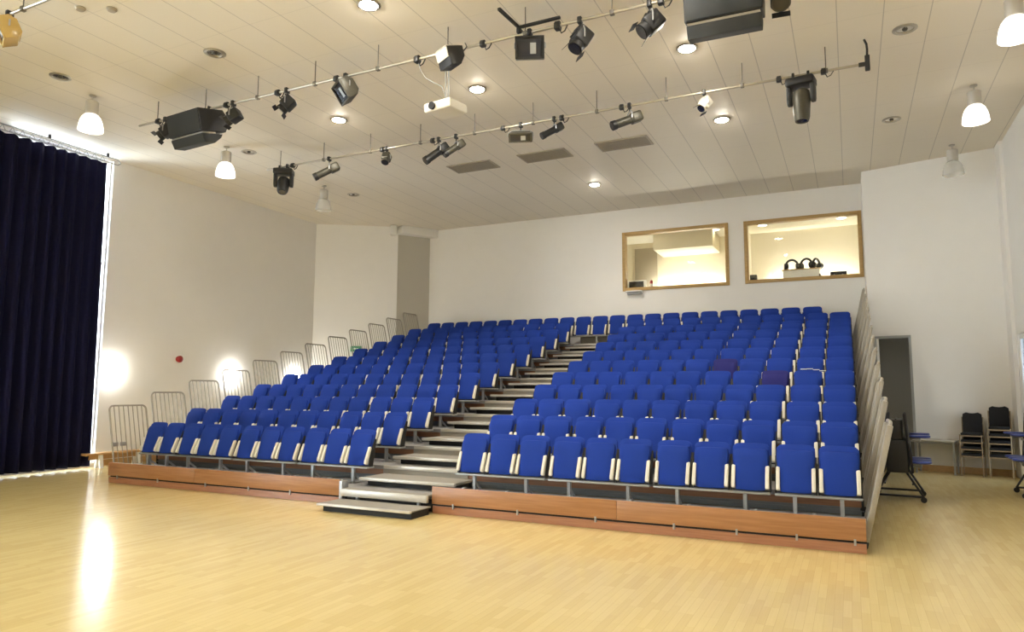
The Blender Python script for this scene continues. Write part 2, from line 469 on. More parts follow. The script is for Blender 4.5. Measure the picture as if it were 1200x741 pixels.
for k in range(1, NR + 1):
    y, z = tier(k)
    yend = min(y + D + .02, YB - .01)
    bm = B()
    box(bm, PX0, PX1, y, yend, z - .06, z)
    t = pobj('tier_deck', bm, 'deck')
    if k > 1:
        # under the seats: brown board above a grey channel; open and pale across the aisle
        for a, b in ((PX0, AX0), (AX1, PX1)):
            bm = B(); box(bm, a, b, y + .03, y + .05, z - .155, z - .06); pobj('riser_board', bm, 'brown', t)
            bm = B(); box(bm, a, b, y + .05, y + .07, z - RISE + .002, z - .155); box(bm, a, b, y + .02, y + .05, z - .205, z - .19); pobj('riser_channel', bm, 'channel', t)
        bm = B(); box(bm, AX0, AX1, y + .01, y + .03, z - RISE + .002, z - .055); pobj('riser_plate', bm, 'tread', t)
        if k == NR:
            bm = B(); box(bm, AX0, AX1, y + .60, y + .62, z + .002, z + .26); pobj('back_board', bm, 'passage', t)
        bm = B(); box(bm, AX0 + .02, AX1 - .02, y - .012, y + .03, z - .05, z + .006, .004); pobj('tier_nosing', bm, 'alu', t)
    if k < NR:
        # wide intermediate tread standing on the tier, black panel below stands for the shaded hollow
        ex = .14 if k == 1 else .02
        zt = z + RISE / 2
        bm = B(); box(bm, AX0 + .02, AX1 + ex - .02, y + .27, y + D + .005, zt - .03, zt); pobj('aisle_tread', bm, 'tread', t)
        bm = B(); box(bm, AX0 + .01, AX1 + ex, y + .245, y + .30, zt - .042, zt + .005, .006); pobj('step_nosing', bm, 'alu', t)
        bm = B(); box(bm, AX0 + .1, AX1 - .04, y + .36, y + .38, z + .002, zt - .03); pobj('step_shade', bm, 'dark', t)
# closed sides
for x0, x1 in ((PX0, PX0 + .03), (PX1 - .03, PX1)):
    pts = [(Y0 + .02, .03)]
    for k in range(1, NR + 1):
        y, z = tier(k); pts += [(y + .02, z - .06), (min(y + D + .02, YB - .02), z - .06)]
    pts.append((YB - .02, .03))
    bm = B(); prism(bm, pts, 'X', x0, x1); pobj('side_panel', bm, 'dark')
# fascia boards, plinths, dark gap, clips
YFAC = 8.66
def fascia(xs):
    for a, b in zip(xs, xs[1:]):
        bm = B(); box(bm, a + .002, b - .002, YFAC, YFAC + .03, .135, ZFAS, .003); pobj('fascia_board', bm, 'cherry')
    bm = B(); box(bm, xs[0] + .01, xs[-1] - .004, YFAC + .012, YFAC + .035, .004, .108); pobj('plinth_board', bm, 'plinth')
    bm = B(); box(bm, xs[0] + .02, xs[-1] - .02, YFAC + .04, YFAC + .06, .03, .2); pobj('fascia_backing', bm, 'dark')
    bm = B(); box(bm, xs[0], xs[-1], YFAC + .031, Y0 + .0, ZFAS - .035, ZFAS - .008); pobj('fascia_top_rail', bm, 'galv')
fascia([PX0, -10.28, AX0 - .1]); fascia([AX1 - .03, -2.72, PX1])
for x in (-12.3, -11.2, -10.0, -9.0, -8.1, -5.1, -4.1, -3.0, -2.0, -1.27, -.62, -.03):
    bm = B(); box(bm, x - .012, x + .012, YFAC - .006, YFAC + .014, .085, .155, .002); pobj('fascia_clip', bm, 'galv')
bm = B(); box(bm, AX0 - .1, AX0 - .04, YFAC, Y0 + .05, .01, ZFAS - .02, .004); pobj('aisle_post', bm, 'galv')
# lower fixed step between the fascia boards
bm = B(); box(bm, AX0 - .02, AX1 - .06, 8.62, 8.76, .225, .252); pobj('entry_step', bm, 'tread')
bm = B(); box(bm, AX0 - .02, AX1 - .06, 8.58, 8.63, .15, .252, .006); pobj('entry_step_nosing', bm, 'alu')
bm = B(); box(bm, AX0 - .04, AX1 - .03, 8.74, 8.76, .01, Z0 - .07); pobj('entry_shade', bm, 'dark')  # black panel in place of the shade under the entry step
for x in (-6.78, -5.68):
    bm = B(); box(bm, x - .02, x + .02, 8.66, 8.7, .005, .15); pobj('entry_leg', bm, 'galv')

# loose bottom step on the floor
st = thing('portable_step', 'low black step with pale tread on floor before the aisle', 'step', (-6.2, 8.3, 0))
bm = B(); box(bm, -.76, .76, -.17, .27, 0, .095); obj('step_base', bm, 'dark', st)
bm = B(); box(bm, -.82, .78, -.235, .29, .095, .11); obj('tread', bm, 'tread', st)
bm = B(); box(bm, -.822, .782, -.25, -.19, .085, .116, .005); obj('nosing', bm, 'alu', st)

# galvanised brackets and struts lying on the first tier below the seats
for x in (-12.1, -11.0, -10.2, -9.1, -8.2, -7.5, -5.0, -4.3, -3.35, -2.5, -1.75, -.95, -.3):
    yy = Y0 + .30
    bm = B(); box(bm, x - .16, x + .22, yy, yy + .10, Z0 + .012, Z0 + .035, .003); box(bm, x - .17, x - .13, yy - .02, yy + .06, Z0 + .001, Z0 + .085, .004)
    pobj('linkage_arm', bm, 'galv')
# ------------------------------------------------------------------ tip-up seats
def slab(bm, nx, nz, zb, zt, half, yc, th, bulge):
    front = []; rear = []
    for j in range(nz + 1):
        f = j / nz; z = zb + (zt - zb) * f
        t_ = th * (1 - .55 * abs(2 * f - 1) ** 7); rf, rr = [], []
        for i in range(nx + 1):
            q = -1 + 2 * i / nx; x = q * half(f); edge = 1 - .6 * abs(q) ** 8
            zz = z - (.010 * q ** 4 if j == nz else 0) + (.006 * q ** 4 if j == 0 else 0)
            rf.append(bm.verts.new((x, yc(f) - t_ * .5 * edge + bulge * (1 - q * q), zz))); rr.append(bm.verts.new((x, yc(f) + t_ * .5 * edge, zz)))
        front.append(rf); rear.append(rr)
    for j in range(nz):
        for i in range(nx):
            bm.faces.new((front[j][i], front[j][i + 1], front[j + 1][i + 1], front[j + 1][i]))
            bm.faces.new((rear[j][i + 1], rear[j][i], rear[j + 1][i], rear[j + 1][i + 1]))
        bm.faces.new((rear[j][0], front[j][0], front[j + 1][0], rear[j + 1][0]))
        bm.faces.new((front[j][nx], rear[j][nx], rear[j + 1][nx], front[j + 1][nx]))
    for i in range(nx):
        bm.faces.new((front[nz][i], front[nz][i + 1], rear[nz][i + 1], rear[nz][i]))
        bm.faces.new((front[0][i + 1], front[0][i], rear[0][i], rear[0][i + 1]))

def shape_back(bm):
    # upholstered back: reclined, broad and squared at the top, narrower below
    slab(bm, 12, 12, .20, .722, lambda f: .190 + .032 * min(1, f * 1.6) - (.035 * ((f - .88) / .12) ** 2.5 if f > .88 else 0),
         lambda f: -.035 + .15 * f + .02 * f * f, .062, .010)

def shape_pad(bm):
    # seat cushion tipped up against the back, underside outwards
    slab(bm, 12, 10, .165, .655, lambda f: .172 + .032 * min(1, f * 1.3) - (.018 * ((f - .88) / .12) ** 2 if f > .88 else 0),
         lambda f: -.098 + .158 * f, .062, -.010)

bm = B(); shape_back(bm); ME_BACK = mesh_of('backrest', bm, M['blue'])
bm = B(); shape_pad(bm); ME_PAD = mesh_of('seat_pad', bm, M['blue'])
bm = B(); shape_back(bm); ME_BACK_N = mesh_of('backrest_navy', bm, M['navy'])
bm = B(); shape_pad(bm); ME_PAD_N = mesh_of('seat_pad_navy', bm, M['navy'])
def bracket(s):
    bm = B()
    x = s * .201
    prism(bm, [(-.138, .195), (-.10, .180), (-.075, .20), (.008, .43), (-.005, .458), (-.035, .452), (-.13, .24)], 'X', x - .0225, x + .0225, .009)
    return mesh_of('hinge_cover', bm, M['cream'])
ME_BR = {-1: bracket(-1), 1: bracket(1)}
bm = B()
for s in (-1, 1):
    prism(bm, [(-.07, .146), (.03, .146), (.075, .40), (.115, .57), (.08, .58), (.0, .40), (-.05, .22)], 'X', s * .2275 - .011, s * .2275 + .011)
box(bm, -.222, .222, -.035, .0, .146, .16)
ME_FR = mesh_of('seat_frame', bm, M['black'])

def make_seat(x, k, label, navy=False):
    y, z = tier(k)
    t = thing('tip_up_seat', label, 'seat', (x, y + .55, z + LIFT), 0, 'blue tip-up seats on the tiered platform')
    link('backrest', ME_BACK_N if navy else ME_BACK, t)
    link('seat_pad', ME_PAD_N if navy else ME_PAD, t)
    link('hinge_cover', ME_BR[-1], t); link('hinge_cover', ME_BR[1], t)
    link('seat_frame', ME_FR, t)
    return t

PITCH, GAP = .4845, .04
def xs_from_aisle(x_first, sgn):
    out = []; x = x_first
    for c in range(11):
        out.append(x); x += sgn * (PITCH + (GAP if c % 3 == 2 else 0))
    return out
XRIGHT = xs_from_aisle(-5.13, 1)          # right block, from the aisle outwards
XLEFT = xs_from_aisle(-7.235, -1)         # left block, from the aisle outwards
SECT = [(0, 2, 'aisle-end'), (3, 5, 'inner'), (6, 8, 'outer'), (9, 10, 'far-end')]

def make_beam(x0, x1, k, label):
    y, z = tier(k)
    w = x1 - x0; n = 3 if w > 1.2 else 2
    t = thing('seat_beam', label, 'seat beam', ((x0 + x1) / 2, y + .55, z), 0, 'grey steel beams carrying the seats')
    bm = B(); box(bm, -w / 2, w / 2, -.13, .07, .118 + LIFT, .145 + LIFT, .004); obj('beam', bm, 'steel', t)
    for px in ([-w / 2 + .3, w / 2 - .3] if n == 3 else [-w / 2 + .22, w / 2 - .22]):
        bm = B()
        box(bm, px - .022, px + .022, -.10, -.05, .008, .118 + LIFT)
        box(bm, px - .05, px + .05, -.13, .15, .0, .010)
        prism(bm, [(-.05, .12), (.12, .01), (.12, .035), (-.05, .16)], 'X', px - .015, px + .015)
        obj('post', bm, 'galv', t)
    return t

ROWN = lambda k: 'front row' if k == 1 else '%s row' % ordinal(k)
DARK = {}
for k in range(1, NR):
    for blk, xs in (('by the doorway', XRIGHT), ('by the curtain', XLEFT)):
        for c, x in enumerate(xs):
            where = 'next to the aisle' if c == 0 else '%s from the aisle' % ordinal(c + 1)
            navy = blk == 'by the doorway' and (k, c) in ((6, 6), (5, 8))
            if navy:
                lab = 'darker navy tip-up seat in %s of the doorway block, %s' % (ROWN(k), where)
            else:
                lab = 'blue tip-up seat %s, %s of the block %s' % (where, ROWN(k), blk)
            make_seat(x, k, lab, navy)
        for a, b, nm in SECT:
            x0, x1 = sorted((xs[a], xs[b]))
            make_beam(x0 - .235, x1 + .235, k, 'grey steel %s seat beam, %s of the block %s' % (nm, ROWN(k), blk))
# continuous back row of twenty-three
BX = [-12.05 + .5115 * i for i in range(23)]
for i, x in enumerate(BX):
    make_seat(x, NR, 'blue tip-up seat in the back row, %s from its curtain end' % ordinal(i + 1) if i else 'blue tip-up seat in the back row, at its curtain end')
for j, (a, b) in enumerate(((0, 2), (3, 5), (6, 8), (9, 11), (12, 14), (15, 17), (18, 20), (21, 22))):
    make_beam(BX[a] - .24, BX[b] + .24, NR, 'grey steel seat beam in the back row, %s section from the curtain end' % ordinal(j + 1))
# white strip lying along the top of one seat
y, z = tier(5)
bm = B()
pts = [(-.2, .0), (-.1, .012), (.0, .004), (.1, -.012), (.2, -.03)]
for (xa, za), (xb, zb) in zip(pts, pts[1:]):
    box(bm, xa, xb, -.012, .012, min(za, zb), min(za, zb) + .012)
o = obj('paper_strip', bm, 'paper', None, (XRIGHT[9] + .08, y + .55 + .125, z + LIFT + .735))
tag(o, 'thin white strip lying along the top of a blue seat back', 'strip')

# ------------------------------------------------------------------ guard rails at both ends
def guard_meshes(stile):
    W, H, r = .78, 1.07, .09
    bm = B(); pts = [(0, 0, -.2)]
    for a in range(7):
        t = PI / 2 * a / 6; pts.append((0, r - r * math.cos(t), H - r + r * math.sin(t)))
    for a in range(7):
        t = PI / 2 * a / 6; pts.append((0, W - r + r * math.sin(t), H - r + r * math.cos(t)))
    pts.append((0, W, -.2))
    if stile:
        # flat broad stiles
        tube(bm, pts, .02, 8)
        box(bm, -.032, .032, -.024, .024, -.3, H - .03, .015); box(bm, -.032, .032, W - .024, W + .024, -.2, H - .03, .015)
    else:
        tube(bm, pts, .017, 8)
    tube(bm, [(0, 0, -.12), (0, W, -.12)], .012, 6)
    fr = mesh_of('frame', bm, M['guard'])
    bars = []
    for i in range(1, 8):
        bm = B(); yb = W * i / 8
        tube(bm, [(0, yb, -.12), (0, yb, H)], .0085, 6)
        bars.append(mesh_of('bar', bm, M['guard']))
    return fr, bars
GM = {False: guard_meshes(False), True: guard_meshes(True)}
bm = B(); box(bm, -.03, .03, -.03, .03, -.34, -.27, .006); ME_CAP = mesh_of('foot_cap', bm, M['black'])
LEAN = math.atan2(.24, 1.05)
for k in range(1, NR + 1):
    y, z = tier(k)
    for side, x, s in (('curtain', PX0 - .075, 1), ('doorway', PX1 + .055, -1)):
        fr, bars = GM[side == 'doorway']
        lab = 'grey tubular guard rail with upright bars at the %s end, %s' % (side, 'front tier' if k == 1 else 'back tier' if k == NR else '%s tier' % ordinal(k))
        t = thing('guard_rail', lab, 'guard rail', (x, y + .06, z + LIFT), 0, 'guard rails at the ends of the tiers')
        t.rotation_euler = (0, -s * LEAN, 0)
        link('frame', fr, t)
        for b in bars: link('bar', b, t)
        if side == 'doorway': link('foot_cap', ME_CAP, t)

# ------------------------------------------------------------------ curtain
def make_curtain(y0, y1, name, label):
    bm = B(); nY = int((y1 - y0) / .022); nZ = 14
    rows = []
    ph = [random.uniform(-.5, .5) for _ in range(200)]
    for j in range(nZ + 1):
        f = j / nZ; z = 6.86 - f * (6.86 - .06)
        row = []
        for i in range(nY + 1):
            u = i / nY; y = y0 + (y1 - y0) * u
            a = y / .26 * 2 * PI + 1.2 * math.sin(y * 2.1) + .5 * f * math.sin(y * 3.3)
            amp = .045 + .035 * f + .02 * math.sin(y * 1.7)
            x = -15.08 + amp * math.sin(a) + .012 * math.sin(2 * a + f * 2)
            flare = (.02 + .10 * f) * max(0, (u - .9) / .1) ** 2 * -1.0
            zz = z + (.06 * max(0, math.sin(y * 1.1)) ** 3 if j == nZ else 0)
            row.append(bm.verts.new((x, y - flare * .6, zz)))
        rows.append(row)
    for j in range(nZ):
        for i in range(nY): bm.faces.new((rows[j][i], rows[j][i + 1], rows[j + 1][i + 1], rows[j + 1][i]))
    o = obj(name, bm, 'curtain')
    sm = o.modifiers.new('thickness', 'SOLIDIFY'); sm.thickness = .006
    return tag(o, label, 'curtain')
make_curtain(2.6, 9.86, 'curtain', 'tall navy blue pleated curtain hanging before the window wall')
tr = thing('curtain_track', 'thin metal double curtain track with runner loops above the navy curtain', 'curtain track', (-15.08, 6, 6.97))
bm = B()
tube(bm, [(0, -3.5, .045), (0, 4.15, .045)], .013, 8); tube(bm, [(0, -3.5, -.075), (0, 4.15, -.075)], .011, 8)
tube(bm, [(0, 4.15, .045), (0, 4.22, -.015), (0, 4.15, -.075)], .012, 8)
obj('rail', bm, 'steel', tr)
bm = B()
y = -3.5
while y < 3.9:
    tube(bm, [(0, y, -.07), (0, y + .06, .035), (0, y + .12, -.07)], .007, 6); y += .19
obj('runner_loops', bm, 'steel', tr)
bm = B()
for y in (-2.6, -1.3, 0, 1.3, 2.6, 3.9): box(bm, -.02, .02, y - .025, y + .025, .05, .128, .004)
obj('ceiling_bracket', bm, 'black', tr)

# ------------------------------------------------------------------ lighting bars
ZP = 6.71
def lighting_bar(y, x0, x1, rods, label):
    t = thing('lighting_bar', label, 'lighting bar', ((x0 + x1) / 2, y, ZP)); cx = (x0 + x1) / 2
    bm = B(); cyl(bm, (x0 - cx, 0, 0), (x1 - cx, 0, 0), .0215, n=12); obj('pipe', bm, 'pale', t)
    for x in rods:
        bm = B(); cyl(bm, (x - cx, 0, .02), (x - cx, 0, ZC - ZP), .008, n=8); box(bm, x - cx - .03, x - cx + .03, -.032, .032, -.032, .035, .01)
        obj('hanger_rod', bm, 'rod', t)
lighting_bar(8.42, -11.95, -.2, [-11.45 + 1.26 * i for i in range(9)], 'long pale lighting bar on rods, carrying the projector and both speakers')
lighting_bar(11.45, -11.75, .42, [-11.35 + 1.245 * i for i in range(10)], 'long pale lighting bar on rods, the one nearer the seating')
lighting_bar(5.02, -10.4, -1.0, [-9.6 + 1.26 * i for i in range(7)], 'lighting bar with only its curtain end in view, nearest the camera')

def clamp_bm(bm):
    box(bm, -.03, .03, -.045, .045, -.05, .045, .012)
    cyl(bm, (0, 0, -.05), (0, 0, -.11), .012, n=8)
    cyl(bm, (.03, 0, 0), (.065, 0, 0), .014, n=8)

def aim_mat(pan, tilt, piv):
    # local -Y is the beam direction
    return Matrix.Translation(piv) @ Matrix.Rotation(pan, 4, 'Z') @ Matrix.Rotation(tilt, 4, 'X')

def yoke_bm(w, drop, pan):
    bm = B(); r = Matrix.Rotation(pan, 4, 'Z')
    pts = [(-w, 0, -drop), (-w, 0, -drop * .55 - .03), (-w * .8, 0, -.125), (-w * .4, 0, -.11), (w * .4, 0, -.11), (w * .8, 0, -.125), (w, 0, -drop * .55 - .03), (w, 0, -drop)]
    tube(bm, [r @ Vector(p) for p in pts], .011, 6)
    return bm

GRP = 'stage lights on the lighting bars'
def spot(x, y, pan, tilt, label, body='black', scale=1., doors=True, z=ZP):
    """short fresnel spot with barn doors"""
    t = thing('stage_spotlight', label, 'stage light', (x, y, z), 0, GRP)
    bm = B(); clamp_bm(bm); obj('clamp', bm, 'black', t)
    drop = .25 * scale; piv = Vector((0, 0, -drop)); A = aim_mat(pan, tilt, piv)
    obj('yoke', yoke_bm(.115 * scale, drop, pan), 'galv', t)
    s = scale
    bm = B(); box(bm, -.095 * s, .095 * s, -.06 * s, .15 * s, -.095 * s, .10 * s, .025 * s, 3, A)
    for i in range(3): box(bm, -.075 * s, .075 * s, (.0 + .05 * i) * s, (.02 + .05 * i) * s, .10 * s, .118 * s, 0, 2, A)
    cyl(bm, A @ Vector((0, -.06 * s, 0)), A @ Vector((0, -.13 * s, 0)), .088 * s, .094 * s, 18)
    hb = obj('body', bm, body, t)
    bm = B(); cyl(bm, A @ Vector((0, -.13 * s, 0)), A @ Vector((0, -.136 * s, 0)), .078 * s, n=18); obj('lens', bm, 'lens', hb)
    if doors:
        for ang in (0, PI):
            bm = B(); Dm = A @ Matrix.Rotation(ang, 4, 'Y') @ Matrix.Translation((0, -.13 * s, .094 * s)) @ Matrix.Rotation(R(-12), 4, 'X')
            box(bm, -.085 * s, .085 * s, -.07 * s, 0, -.003, .003, 0, 2, Dm); obj('barn_door', bm, 'black', hb)
    return t

def profile(x, y, pan, tilt, label, body='bronze', scale=1., z=ZP):
    """long profile spot"""
    t = thing('profile_spotlight', label, 'stage light', (x, y, z), 0, GRP)
    bm = B(); clamp_bm(bm); obj('clamp', bm, 'black', t)
    s = scale; drop = .24 * s; A = aim_mat(pan, tilt, Vector((0, 0, -drop)))
    obj('yoke', yoke_bm(.10 * s, drop, pan), 'galv', t)
    bm = B()
    box(bm, -.085 * s, .085 * s, .02 * s, .22 * s, -.085 * s, .085 * s, .03 * s, 3, A)
    cyl(bm, A @ Vector((0, .03 * s, 0)), A @ Vector((0, -.27 * s, 0)), .072 * s, .072 * s, 18)
    hb = obj('body', bm, body, t)
    bm = B(); cyl(bm, A @ Vector((0, -.27 * s, 0)), A @ Vector((0, -.34 * s, 0)), .08 * s, .08 * s, 18); obj('snout', bm, 'black', hb)
    bm = B(); cyl(bm, A @ Vector((0, -.34 * s, 0)), A @ Vector((0, -.346 * s, 0)), .066 * s, n=18); obj('lens', bm, 'lens', hb)
    return t

def flood(x, y, pan, tilt, label, body='black', w=.36, h=.25, z=ZP):
    """box-shaped flood / colour scroller unit"""
    t = thing('flood_light', label, 'stage light', (x, y, z), 0, GRP)
    bm = B(); clamp_bm(bm); obj('clamp', bm, 'black', t)
    drop = .23; A = aim_mat(pan, tilt, Vector((0, 0, -drop)))
    obj('yoke', yoke_bm(w / 2 + .01, drop, pan), 'galv', t)
    bm = B()
    prism(bm, [(-.09, -h / 2), (-.09, h / 2), (.05, h / 2), (.12, h * .25), (.12, -h * .3), (.06, -h / 2)], 'X', -w / 2, w / 2, .008, 2, A)
    for i in range(5): box(bm, -w * .4, w * .4, .02 + i * .018, .026 + i * .018, h / 2, h / 2 + .012, 0, 2, A)
    hb = obj('body', bm, body, t)
    bm = B(); t0 = .022
    for a, b, c, d in ((-w / 2, -w / 2 + t0, -h / 2, h / 2), (w / 2 - t0, w / 2, -h / 2, h / 2), (-w / 2, w / 2, -h / 2, -h / 2 + t0), (-w / 2, w / 2, h / 2 - t0, h / 2)):
        box(bm, a, b, -.115, -.09, c, d, 0, 2, A)
    obj('front_frame', bm, body, hb)
    bm = B(); box(bm, -w * .42, w * .42, -.097, -.09, -h * .4, h * .4, 0, 2, A); obj('reflector_glass', bm, 'lens', hb)
    bm = B(); box(bm, w * .02, w * .22, -.102, -.097, -h * .28, h * .2, 0, 2, A); obj('lamp_plate', bm, 'galv', hb)
    return t

def moving_head(x, y, pan, tilt, label, z=ZP, short=1.):
    t = thing('moving_head_light', label, 'stage light', (x, y, z), 0, GRP)
    for dx in (-.11, .11):
        bm = B(); box(bm, dx - .02, dx + .02, -.045, .045, -.062, .045, .01); obj('hanging_clamp', bm, 'black', t)
    bm = B(); box(bm, -.21, .21, -.15, .15, -.19, -.06, .03, 3, Matrix.Rotation(pan, 4, 'Z')); obj('base', bm, 'black', t)
    rz = Matrix.Rotation(pan, 4, 'Z')
    for s in (-1, 1):
        bm = B(); prism(bm, [(-.075, -.18), (.075, -.18), (.07, -.42), (.03, -.47), (-.03, -.47), (-.07, -.42)], 'X', s * .175 - .035, s * .175 + .035, .015, 2, rz)
        obj('yoke_arm', bm, 'black', t)
    A = aim_mat(pan, tilt, Vector((0, 0, -.40)))
    bm = B()
    L = short; prof = [(0, .17), (.08, .165), (.12, .13), (.135, .03), (.13, -.08 * L), (.118, -.30 * L), (.10, -.36 * L), (.085, -.36 * L), (.08, -.35 * L), (0, -.345 * L)]
    lathe(bm, prof, 20, A @ Matrix.Rotation(-PI / 2, 4, 'X'))
    hd = obj('head', bm, 'bronze' if short == 1 else 'black', t)
    bm = B(); cyl(bm, A @ Vector((0, -.345 * L, 0)), A @ Vector((0, -.352 * L, 0)), .075, n=18); obj('lens', bm, 'lens', hd)
    return t

Y1, Y2 = 8.42, 11.45
spot(-11.22, Y1, R(-60), R(38), 'small black spotlight beside the left end of the projector bar, left of the speaker')
spot(-9.5, Y1, R(-75), R(30), 'black spotlight tilted down, just right of the curtain-side speaker')
spot(-8.27, Y1, R(-60), R(48), 'black spotlight between the curtain-side speaker and the big olive flood light')
flood(-7.03, Y1, R(-35), R(35), 'large olive box flood light hung alone on the projector bar', 'bronze', .40, .32)
flood(-3.82, Y1, R(22), R(20), 'black box flood light hung below the dark angled arm', 'black', .40, .30)
spot(-3.08, Y1, R(-42), R(58), 'black spotlight steeply tilted, first to the right of the dark angled arm', 'black', 1.15)
spot(-2.13, Y1, R(-58), R(42), 'black spotlight with open barn doors, beside the black slotted speaker', 'black', 1.15)
spot(-.56, Y1, R(5), R(55), 'black spotlight with an amber glow at the top edge of view', 'black', 1.2)
moving_head(-11.24, Y2, R(30), R(68), 'black moving head light at the curtain end of the seating-side bar', short=.62)
profile(-9.95, Y2, R(-48), R(32), 'olive profile spotlight hung next to the curtain-end moving head', 'bronze', 1.05)
spot(-8.45, Y2, R(10), R(60), 'small olive spotlight alone between profile light and the stacked pair', 'bronze', .85, False)
profile(-7.18, Y2, R(-40), R(40), 'dark profile spotlight, left one of the overlapping pair', 'black', 1.05)
profile(-6.78, Y2, R(-40), R(38), 'olive profile spotlight, right one of the overlapping pair', 'bronze', .9)
flood(-5.38, Y2, R(20), R(30), 'low wide box flood light hung above the middle ceiling vent', 'bronze', .44, .17)
profile(-4.70, Y2, R(-45), R(32), 'short black spotlight right of the wide low flood light', 'black', .85)
profile(-3.28, Y2, R(-52), R(24), 'olive tube-shaped profile spotlight hung above the ceiling vent nearest the windows', 'bronze', 1.05)
spot(-2.0, Y2, R(-40), R(48), 'small pale spotlight hung beside a lit downlight', 'offwhite', .85)
moving_head(-.51, Y2, R(-10), R(86), 'black moving head light pointing straight down near the bar end')
flood(-9.9, 5.02, R(-25), R(25), 'tan flood light cut by the upper corner of the view', 'amber', .34, .3)

# power sockets clipped to the bars
SG = 'black power sockets on the lighting bars'
def socket(x, y, label, r=.052):
    t = thing('power_socket', label, 'power socket', (x, y, ZP), 0, SG)
    bm = B(); cyl(bm, (-.03, 0, 0), (.03, 0, 0), r, n=14); box(bm, -.04, .04, -r, r * .6, -r, r * .4, .012); obj('casing', bm, 'black', t)
    bm = B(); tube(bm, [(.02, 0, -r * .6), (.05, 0, -r - .05), (.10, 0, -r - .03), (.14, 0, -.02)], .009, 6); obj('cable_tail', bm, 'black', t)
socket(-11.42, Y1, 'black power socket at the curtain end of the projector bar')
socket(-9.66, Y1, 'black power socket above the spotlight right of the curtain-side speaker')
socket(-8.47, Y1, 'black power socket above the spotlight left of the olive box flood')
socket(-7.22, Y1, 'black power socket over the large olive box flood light')
socket(-5.68, Y1, 'black power socket between olive box flood and projector', .06)
socket(-4.56, Y1, 'black power socket just right of the projector')
socket(-3.40, Y1, 'black power socket left of the steeply tilted spotlight', .065)
socket(-1.98, Y1, 'black power socket over the spotlight by the slotted speaker')
socket(-10.98, Y2, 'black power socket beside the curtain-end moving head')
socket(-8.55, Y2, 'black power socket above the small olive spotlight')
socket(-7.32, Y2, 'black power socket above the overlapping pair of profile lights')
socket(-5.75, Y2, 'black power socket left of the wide low flood light', .045)
socket(-4.55, Y2, 'black power socket above the short black spotlight')
socket(-3.42, Y2, 'black power socket above the olive tube-shaped profile light')
socket(-.83, Y2, 'black power socket left of the straight-down moving head')
socket(-.18, Y2, 'black power socket right of the straight-down moving head')

# bar end with an upright cable
t = thing('bar_end_fitting', 'black end fitting with upright cable on the seating-side bar', 'end fitting', (.43, Y2, ZP))
bm = B(); box(bm, -.035, .035, -.035, .035, -.11, .13, .012); cyl(bm, (-.12, 0, 0), (-.03, 0, 0), .034, n=12); obj('socket_body', bm, 'black', t)
bm = B(); tube(bm, [(0, 0, .12), (.005, 0, .22), (0, 0, .31), (-.03, 0, ZC - ZP)], .017, 8); obj('cable', bm, 'black', t)

# dark angled arm lying over the bar
t = thing('angled_arm', 'dark L-shaped metal arm lying above the projector bar', 'metal arm', (-3.97, 8.38, 6.80))
bm = B(); box(bm, -.03, .62, -.022, .022, -.018, .018, .004); obj('long_arm', bm, 'black', t)
bm = B(); box(bm, -.022, .022, -.55, .02, -.0175, .0175, .004, 2, Matrix.Rotation(R(-4), 4, 'Z')); obj('short_arm', bm, 'black', t)
bm = B(); box(bm, -.03, .03, -.03, .07, -.085, -.016, .006); obj('clamp', bm, 'black', t)

# two slotted loudspeakers
def loudspeaker(x, y, rz, label):
    t = thing('loudspeaker', label, 'loudspeaker', (x, y, ZP), rz, 'slotted loudspeakers on the projector bar')
    w = .45
    A = Matrix.Translation((0, 0, -.24)) @ Matrix.Rotation(R(14), 4, 'X')
    bm = B(); prism(bm, [(-.30, .19), (-.30, -.20), (-.22, -.205), (.20, -.20), (.33, .0), (.20, .19)], 'X', -w, w, .012, 2, A); cb = obj('cabinet', bm, 'black', t)
    bm = B(); box(bm, -w + .02, w - .02, -.315, -.299, -.185, .175, .004, 2, A); obj('grille', bm, 'charcoal', cb)
    bm = B(); box(bm, -w + .03, w - .03, -.27, .0, -.235, -.206, 0, 2, A); obj('pale_slot', bm, 'pale', t, label='pale metal slot under the grille')
    bm = B(); prism(bm, [(-.29, -.24), (-.25, -.39), (-.05, -.40), (.1, -.30), (.14, -.237)], 'X', -w + .02, w - .02, .008, 2, A); obj('lower_flap', bm, 'charcoal', t)
    for s in (-1, 1):
        bm = B(); box(bm, s * .28 - .02, s * .28 + .02, -.03, .03, -.08, .04, .008); obj('hanging_bracket', bm, 'black', t)
loudspeaker(-10.35, Y1, R(-4), 'black slotted wedge loudspeaker at the curtain end of the projector bar')
loudspeaker(-1.2, Y1, R(2), 'black slotted wedge loudspeaker cut by the upper edge of view')

# projector on rods and the box above it
t = thing('projector', 'white ceiling projector with dark lens hung below the lighting bar on rods', 'projector', (-5.17, Y1, ZP))
bm = B()
A = Matrix.Translation((0, 0, -.86)) @ Matrix.Rotation(R(-8), 4, 'Z') @ Matrix.Rotation(R(4), 4, 'X')
prism(bm, [(-.24, -.2), (.24, -.2), (.22, .22), (-.22, .22)], 'Z', -.07, .07, .03, 3, A); pb = obj('body', bm, 'offwhite', t)
bm = B(); cyl(bm, A @ Vector((-.08, -.19, .0)), A @ Vector((-.08, -.235, .0)), .055, n=18); obj('lens', bm, 'lens', pb)
for px, py in ((-.03, .04), (.07, -.05)):
    bm = B(); cyl(bm, (px, py, -.80), (px, py, .0), .012, n=8); obj('hanging_rod', bm, 'steel', t)
bm = B(); box(bm, -.07, .12, -.09, .09, -.80, -.785); obj('mounting_plate', bm, 'steel', t)
bm = B(); box(bm, -.05, .11, -.06, .06, -.02, .04, .01); obj('clamp', bm, 'steel', t)
t = thing('control_box', 'pale and black control box hung on the bar above the projector', 'control box', (-4.96, Y1 - .22, ZP))
